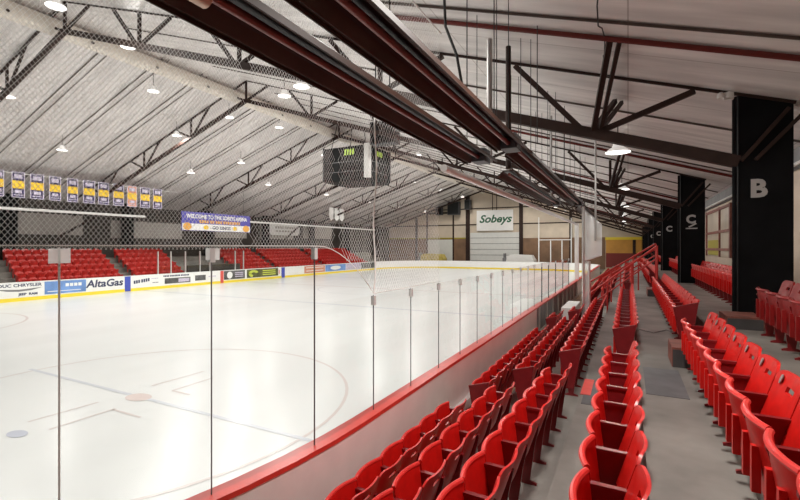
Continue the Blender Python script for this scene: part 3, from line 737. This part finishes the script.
# ---------------------------------------------------------------- far stands across the rink
SX, SZ = [-33.55 - .85 * i for i in range(6)], [-2.75 + .36 * i for i in range(6)]
for i in range(6):
    mb = MB(); mb.box(SX[i] - .5, SX[i] + .35, 6, 62, ICE, SZ[i]); struct(mb.build('floor_stand', M['conc']), 'concrete tread of the far stand')
mb = MB(); mb.box(XL + .1, SX[5] - .5, 6, 62, ICE, SZ[5] + .05); struct(mb.build('floor_walkway', M['conc']), 'walkway behind the far stand')
def far_chair():
    m_ = MB()
    # flipped seat and back facing +x
    def sheet(fn, nu, nv):
        vs_ = []; fs_ = []
        for i in range(nu + 1):
            for j in range(nv + 1): vs_.append(fn(-1 + 2 * i / nu, j / nv))
        for i in range(nu):
            for j in range(nv): a_ = i * (nv + 1) + j; fs_.append((a_, a_ + nv + 1, a_ + nv + 2, a_ + 1))
        m_.add(vs_, fs_)
    sheet(lambda u, v: (-.10 * v - .06 * (1 - u * u), .225 * u, .40 + (.42 - .08 * max(0, abs(u) - .5) * 2) * v), 4, 2)
    sheet(lambda u, v: (.20 + .10 * v + .07 * (1 - u * u), .225 * u, .27 + .45 * v), 4, 2)
    m_.extrude([(.27, .60), (-.05, .60), (.05, .02), (.14, .02)], 'y', -.24, -.215)
    return m_
FC = far_chair(); FCM = FC.mesh('far_seat', M['farred'])
fp = None; mass = MB()
def far_section(y0, n, shift, singles):
    global fp
    for i in range(6):
        for k in range(n):
            x, y, z = SX[i], y0 + shift * i + k * .52, SZ[i]
            if singles:
                o = bpy.data.objects.new('arena_seat', FCM); COL.objects.link(o); o.location = (x, y, z)
                tag(o, f'small red seat above AltaGas board, {ORD[k]} from left, {ORD[i]} row up', 'seat', 'near-left block of far stand seats')
            else: mass.add([(a_ + x, b_ + y, c_ + z) for a_, b_, c_ in FC.v], FC.f)
far_section(13.6, 12, .16, True)
far_section(20.9, 8, .16, False); far_section(30.9, 9, .16, False); far_section(36.6, 14, .16, False); far_section(45.0, 18, .16, False)
for key, x in (('B', -1.40), ('C', -.7), ('D', .12), ('E', 1.05), ('F', 2.3)):
    for k in range(34):
        if key == 'F' and any(abs(31.3 + k * .525 - cy - .18) < .75 for cy in COLY): continue
        mass.add([(x - a_, 31.3 + k * .525 + b_, c_ + FL[key]) for a_, b_, c_ in FC.v], [tuple(reversed(q)) for q in FC.f])
tag(mass.build('arena_seats', M['farred']), 'rows of small red seats in the farthest blocks on both sides of the rink', 'seats', kind='stuff')
# players' bench glass
for i, y in enumerate((21.8, 22.9, 24.2, 25.6, 26.6, 29.4, 30.4)):
    mb = MB(); mb.box(-32.62, -32.54, y - .04, y + .04, CAPZ, -.35); tag(mb.build('stanchion', M['alu']), f'pale glass post at the far players bench, {ORD[i]} from the left', 'glass post', 'glass posts at the far players bench')
for i, (y0, y1) in enumerate(((21.8, 22.9), (22.9, 24.2), (24.2, 25.6), (25.6, 26.6), (26.6, 29.4), (29.4, 30.4))):
    mb = MB(); mb.add([(-32.58, y0, CAPZ), (-32.58, y1, CAPZ), (-32.58, y1, -.4), (-32.58, y0, -.4)], [(0, 1, 2, 3)])
    tag(mb.build('rink_glass', M['glass']), f'glass pane at the far players bench, {ORD[i]} from the left', 'glass pane', 'glass panes at the far players bench')
mb = MB(); mb.box(-32.95, -32.8, 24.6, 30.2, ICE, -1.55); tag(mb.build('bench_wall', M['walldark']), 'low dark wall of the players bench across the rink', 'bench wall')

# left wall
mb = MB(); mb.box(XL - .2, XL, YA, 73, ICE, roof_z(XL)); struct(mb.build('wall_left', M['walldark']), 'dark wall behind the far stand')
for i, (y0, y1, z0, z1) in enumerate(((15.3, 20.0, .95, 2.55), (22.2, 29, .8, 2.3), (33, 37.4, 1.0, 2.6), (39.5, 45.5, 1.0, 2.9), (47.5, 54, 1.2, 3.0))):
    mb = MB(); mb.box(XL, XL + .04, y0, y1, z0, z1); struct(mb.build('trim_panel', M['wallgrey']), 'pale grey panel on the far wall')
for i, y in enumerate((14.9, 23.2, 31.5, 39.7, 48.4, 57)):
    mb = MB(); mb.box(-39.1, -38.6, y - .4, y + .4, SZ[5], roof_z(-39.1) - .02); c = struct(mb.build('column', M['black']), f'black column behind the far stand, {ORD[i]} from the left'); c['category'] = 'column'
for i, y in enumerate((17.3, 41.5)):
    mb = MB(); mb.bar((-37.9, y, .6), (-37.9, y + 3.2, 2.7), .12, .15); struct(mb.build('trim_brace', M['steel']), 'diagonal dark brace behind the far stand')
for i, (y0, y1, z) in enumerate(((8.5, 22.3, 2.45), (30.4, 59.0, 2.62))):
    mb = MB(); mb.tube([(-35, y0, z), (-35, y1, z + .02)], .10, 8)
    tag(mb.build('light_tube', M['white'], smooth=True), ['long white horizontal tube below the purple banners', 'long white horizontal tube right of the WELCOME sign'][i], 'tube')
# banners
spots = [(12.1, 13.14), (13.85, 14.12 + .5 + .0)]
bys = [(12.2, 13.14), (13.87, 14.80), (15.12, 15.90), (16.2, 16.9), (17.2, 17.95), (18.2, 18.95), (19.22, 20.0), (20.26, 21.0), (21.27, 22.0), (22.33, 23.1)]
bys = [(12.3, 13.12), (13.13 + .06, 13.88)] and [(12.2, 12.79 + .35), (13.16 + .03 - .03 + .0, 13.85)] and None or [(12.30, 12.80), (13.16, 13.85), (14.12, 14.88), (15.16, 15.85), (16.21, 16.89), (17.20, 17.99), (18.19, 18.95), (19.23, 20.03), (20.26, 21.03), (21.27, 22.08), (22.33, 23.10)]
for i, (y0, y1) in enumerate(bys):
    warm = i == 8
    r = empty('championship_banner', f'purple and gold hanging banner, {ORD[i]} from the left across the rink' if not warm else 'hanging banner with orange print, third from the right end of the banner row', 'banner', (-34, (y0 + y1) / 2, 3.1), 'purple and gold banners over the far stand')
    hw = (y1 - y0) / 2
    mb = MB(); mb.box(-.01, .01, -hw, hw, 0, 1.62); mb.build('border', M['lilac'], r)
    mb = MB(); mb.box(.01, .016, -hw + .06, hw - .06, .05, 1.57); mb.build('field', M['salmon' if warm else 'purple'], r)
    mb = MB(); mb.box(.016, .022, -hw + .03, hw - .03, .58, 1.06); mb.build('gold_band', M['gold'], r)
    for w_, z0, z1 in ((.62, 1.2, 1.46), (.7, .14, .2), (.5, .28, .48)):
        mb = MB(); mb.box(.017, .02, -hw * w_, hw * w_, z0, z1); mb.build('printed_emblem', M['lilac'], r)
mb = MB(); mb.tube([(-34, 11, 4.62), (-34, 24.5, 4.62)], .02, 5); tag(mb.build('banner_wire', M['white']), 'thin pale wire the purple banners hang from', 'wire')
# welcome sign
r = empty('welcome_sign', 'long blue and white sign reading WELCOME TO THE SOBEYS ARENA', 'sign', (-34, 28.75, 1.45))
mb = MB(); mb.box(-.05, 0, -3.85, 3.85, 0, 1.65); mb.build('board', M['signblue'], r)
mb = MB(); mb.box(0, .006, -3.8, 3.8, .03, .62); mb.build('white_band', M['white'], r)
text('WELCOME TO THE SOBEYS ARENA', .50, (.012, 0, 1.25), ROT_X, M['white'], r, xs=.86, bold=.016)
dashes(r, .012, -2.1, 2.6, .70, .27, 'signorange', (4, 2, 3, 8))
text('- GO KINGS', .42, (.014, .2, .30), ROT_X, M['navy'], r, xs=1.05, bold=.012)
mb = MB()
for yy in (-3.3, 3.3): mb.lathe([(0, 0), (.01, 0)], (0, 0, 0), 3) if False else mb.add([(.012, yy + .42 * math.cos(t), .36 + .33 * math.sin(t)) for t in [2 * PI * k / 16 for k in range(16)]], [tuple(range(16))])
mb.build('round_emblem', M['signorange'], r)
mb = MB(); [mb.add([(.012, yy + .28 * math.cos(t), .32 + .2 * math.sin(t)) for t in [2 * PI * k / 16 for k in range(16)]], [tuple(range(16))]) for yy in (-1.4, 1.9)]
mb.build('round_emblem', M['gold'], r)
mb = MB(); [mb.tube([(-.03, yy, 1.65), (-.03, yy, roof_z(-34) - 1.45)], .012, 5) for yy in (-3, 3)]; mb.build('hanger', M['cable'], r)
# pennants and wall sign
for i in range(3):
    y = 45.9 + i * 1.15; mb = MB(); mb.extrude([(y, 5.1), (y + .95, 5.1), (y + .95, 3.75), (y + .48, 3.4), (y, 3.75)], 'x', -34.02, -34)
    tag(mb.build('pennant', M['white']), f'white pointed pennant under the far roof, {ORD[i]} from the left', 'pennant', 'three white pennants')
r = empty('wall_sign', 'pale wide sign with cut corners high on the wall across the rink', 'sign', (XL + .3, 43.4, 1.5))
mb = MB(); mb.extrude([(-3, .5), (-2.2, 0), (2.6, 0), (3, .4), (3, 1.1), (2.4, 1.5), (-2.4, 1.5), (-3, 1.1)], 'x', -.03, .03); mb.build('board', M['white'], r)
dashes(r, .035, -1.6, 2.2, .85, .28, 'wallgrey', (4, 5)); dashes(r, .035, -1.6, 2.2, .4, .22, 'wallgrey', (7,))

# ---------------------------------------------------------------- scoreboard and speakers
r = empty('scoreboard', 'dark four-sided scoreboard hanging over centre ice', 'scoreboard', (-19.3, 29.8, 4.95))
mb = MB(); mb.box(-2, 2, -1.7, 1.7, .1, 2.75); mb.build('cabinet', M['screen'], r)
for sx in (-1, 1):
    for sy in (-1, 1):
        w_ = .2 if (sx, sy) == (1, -1) else .06; mb = MB(); mb.extrude([(sx * 2.02 - w_, sy * 1.72 - w_), (sx * 2.02 + w_, sy * 1.72 - w_), (sx * 2.02 + w_, sy * 1.72 + w_), (sx * 2.02 - w_, sy * 1.72 + w_)], 'z', .25, 2.8); mb.build('corner_post', M['white'] if w_ > .1 else M['grey'], r)
for q in range(4):
    mb = MB(); a_ = -.1 + q * .24; mb.add([(a_, -1.706, 2.1), (a_ + .15, -1.706, 2.1), (a_ + .19, -1.706, 2.55), (a_ + .04, -1.706, 2.55)], [(0, 1, 2, 3)]); mb.build('lit_digit', M['digit'], r)
    mb = MB(); a_ = -.3 + q * .22; mb.add([(2.005, a_, 2.1), (2.005, a_ + .13, 2.1), (2.005, a_ + .16, 2.5), (2.005, a_ + .03, 2.5)], [(0, 1, 2, 3)]); mb.build('lit_digit', M['digit'], r)
for z in (1.6, .85):
    mb = MB(); mb.box(-1.7, 1.7, -1.706, -1.702, z - .02, z + .02); mb.box(2.002, 2.006, -1.4, 1.4, z - .02, z + .02); mb.build('divider', M['midgrey'], r)
mb = MB(); [mb.tube([(sx * 1.6, sy * 1.3, 2.75), (sx * 1.2, sy * 1, roof_z(-19.3 - 1.2) - 5)], .03, 6) for sx in (-1, 1) for sy in (-1, 1)]; mb.build('suspension_cable', M['cable'], r)
def speaker(x, y, z, w, h, label, d=.8):
    r = empty('loudspeaker', label, 'loudspeaker', (x, y, z), 'hanging loudspeakers')
    mb = MB(); mb.box(-w / 2, w / 2, -d / 2, d / 2, 0, h); mb.build('cabinet', M['grey'], r)
    mb = MB(); mb.box(-w * .45, w * .45, -d / 2 - .02, -d / 2, h * .06, h * .94); mb.build('grille', M['screen'], r)
    mb = MB(); mb.tube([(0, 0, h), (0, 0, roof_z(x) - z)], .03, 6); mb.build('hanger', M['cable'], r)
speaker(-13.5, 24, 6.4, 1.7, 1.4, 'large dark speaker box hanging above and right of the scoreboard')
speaker(-29.1, 71, 7.2 if False else 5.55, 1.1, 1.4, 'left of the three dark boxes high on the end wall')
speaker(-26.4, 71, 5.5, 2.1, 2.2, 'middle and largest dark box high on the end wall')
speaker(-23.9, 71, 6.3, 1.0, 1.6, 'right of the three dark boxes high on the end wall')

# ---------------------------------------------------------------- end wall
EW = 72.0
def band(name, x0, x1, z0, z1, m_, y=EW, d=.05, lab=None): mb = MB(); mb.box(x0, x1, y - d, y, z0, z1); return struct(mb.build(name, M[m_]), lab)
mb = MB(); mb.extrude([(XL, ICE), (XR, ICE), (XR, roof_z(XR)), (RIDGE_X, roof_z(RIDGE_X)), (XL, roof_z(XL))], 'y', EW, EW + .2); struct(mb.build('wall_end', M['wallbeige']), 'beige insulated end wall')
mb = MB(); mb.box(XL, 3.4, 64.5, EW, ICE - .2, ICE - .01); struct(mb.build('floor_end', M['conc']), 'concrete floor behind the end boards')
band('trim_1', XL, -24.3, ICE, 1.45, 'wallbrown', lab='brown lower end wall'); band('trim_2', -15.2, -3.0, ICE, 1.45, 'wallbrown', lab='brown lower end wall')
for i, (x0, x1, z0, z1) in enumerate(((-24.6, -23.9, ICE, 9.0), (-15.6, -15.0, ICE, 8.0), (-34.1, -33.7, ICE, 5.2), (-8.0, -7.6, ICE, 5.6))): band('trim_post', x0, x1, z0, z1, 'steel', d=.16, lab='dark steel post on the end wall')
for z in (3.7, 6.4): band('trim_girt', XL, 3.4, z, z + .16, 'steel', d=.09, lab='dark girt on the end wall')
band('trim_sill', XL, -24.4, 1.42, 1.62, 'olive', d=.08, lab='yellowish rail on the end wall')
d_ = band('door_1', -23.8, -15.6, ICE, 2.4, 'doorw', d=.1, lab='white overhead door')
mb = MB(); [mb.box(-23.8, -15.6, EW - .12, EW - .1, z, z + .07) for z in [ICE + .95 * k for k in range(1, 6)]]; mb.build('panel_groove', M['midgrey'], d_)
band('door_2', -31.7, -27.0, ICE, 1.3, 'doorw', d=.1, lab='white double door')
for x in (-31.85, -26.9): band('trim_frame', x - .1, x + .15, ICE, 6.1, 'steel', d=.12, lab='dark door frame')
band('trim_frame', -31.8, -26.9, 5.8, 6.1, 'steel', d=.12, lab='dark door frame')
band('trim_orange', -2.9, 3.3, -.9, 1.05, 'orange', y=EW, d=.1, lab='orange yellow panel'); band('trim_yellow', -3.0, 3.3, 1.05, 1.45, 'yellow', d=.12, lab='yellow band')
band('trim_darkred', -2.9, 3.3, -3, -.9, 'darkred', d=.1, lab='dark red wall base'); band('trim_brown', .6, 1.0, -1, 1.05, 'steel', d=.14, lab='dark post')
r = empty('grocer_sign', 'white sign with green script lettering above the overhead door', 'sign', (-19.4, EW - .3, 2.7))
mb = MB(); mb.box(-3.2, 2.9, -.1, 0, 0, 3.4); mb.build('board', M['white'], r)
text('Sobeys', 1.75, (-.1, -.11, 1.9), (PI / 2, 0, 0), M['green'], r, xs=1.08, bold=.05, shear=.3)
mb = MB(); [mb.tube([(x, -.05, 3.4), (x, -.05, roof_z(-19.4 + x) - 2.75)], .06, 6) for x in (-.5, .2)]; mb.build('hanger', M['steel'], r)
# ice resurfacers behind the end boards
def machine(x, y, m1, label, s=1.0):
    r = empty('ice_resurfacer', label, 'ice resurfacer', (x, y, ICE))
    mb = MB(); mb.extrude([(-2.1, .5), (2.1, .5), (2.15, 1.3), (1.7, 2.05), (-1.2, 2.15), (-1.9, 1.9)], 'y', -.9, .9); mb.build('snow_tank', m1, r)
    mb = MB(); mb.box(-2.6, -1.6, -.7, .7, .5, 1.6); mb.box(-2.5, -2.35, -.6, .6, 1.6, 2.3); mb.build('driver_station', M['midgrey'], r)
    for sx in (-1.3, 1.3):
        for sy in (-.95, .75):
            mb = MB(); mb.tube([(sx, sy, .42), (sx, sy + .22, .42)], .42, 18); mb.build('wheel', M['grey'], r, True)
machine(-14.4, 67.5, M['white'], 'white ice resurfacer parked behind the end boards before the overhead door')
machine(-29.6, 69.5, M['zamyellow'], 'dull yellow machine parked behind the end boards before the white double door')
# thin white frame behind end boards
r = empty('goal_frame', 'thin white upright frame standing at the far end boards', 'frame', (-9.6, 64.3, 0))
mb = MB()
for x, z in ((-1.6, 4.2), (.0, .9), (1.5, .9), (2.7, 4.0)): mb.bar((x, 0, CAPZ), (x, 0, z), .12, .12)
mb.bar((-1.6, 0, 1.0), (2.7, 0, 1.0), .1, .1); mb.build('tube_frame', M['white'], r)

# ---------------------------------------------------------------- world, camera, colour
wd = bpy.data.worlds.new('World'); S.world = wd; wd.use_nodes = True
bg = wd.node_tree.nodes['Background']; bg.inputs['Color'].default_value = (.95, .93, .9, 1); bg.inputs['Strength'].default_value = .06
cam = bpy.data.cameras.new('Camera'); co = bpy.data.objects.new('Camera', cam); COL.objects.link(co)
cam.sensor_width = 36; cam.lens = 36 * 440 / 800; cam.shift_y = -3 / 800; cam.clip_end = 300; cam.clip_start = .05
co.location = (0, 0, 0); co.rotation_euler = (PI / 2, 0, math.atan(228 / 440)); S.camera = co
S.view_settings.view_transform = 'Standard'; S.view_settings.look = 'None'; S.view_settings.exposure = 0.0
S.cycles.use_denoising = True; S.cycles.max_bounces = 10; S.cycles.diffuse_bounces = 5; S.cycles.transparent_max_bounces = 40; S.cycles.use_light_tree = True
S.cycles.sample_clamp_indirect = 6; S.cycles.caustics_reflective = False; S.cycles.caustics_refractive = False
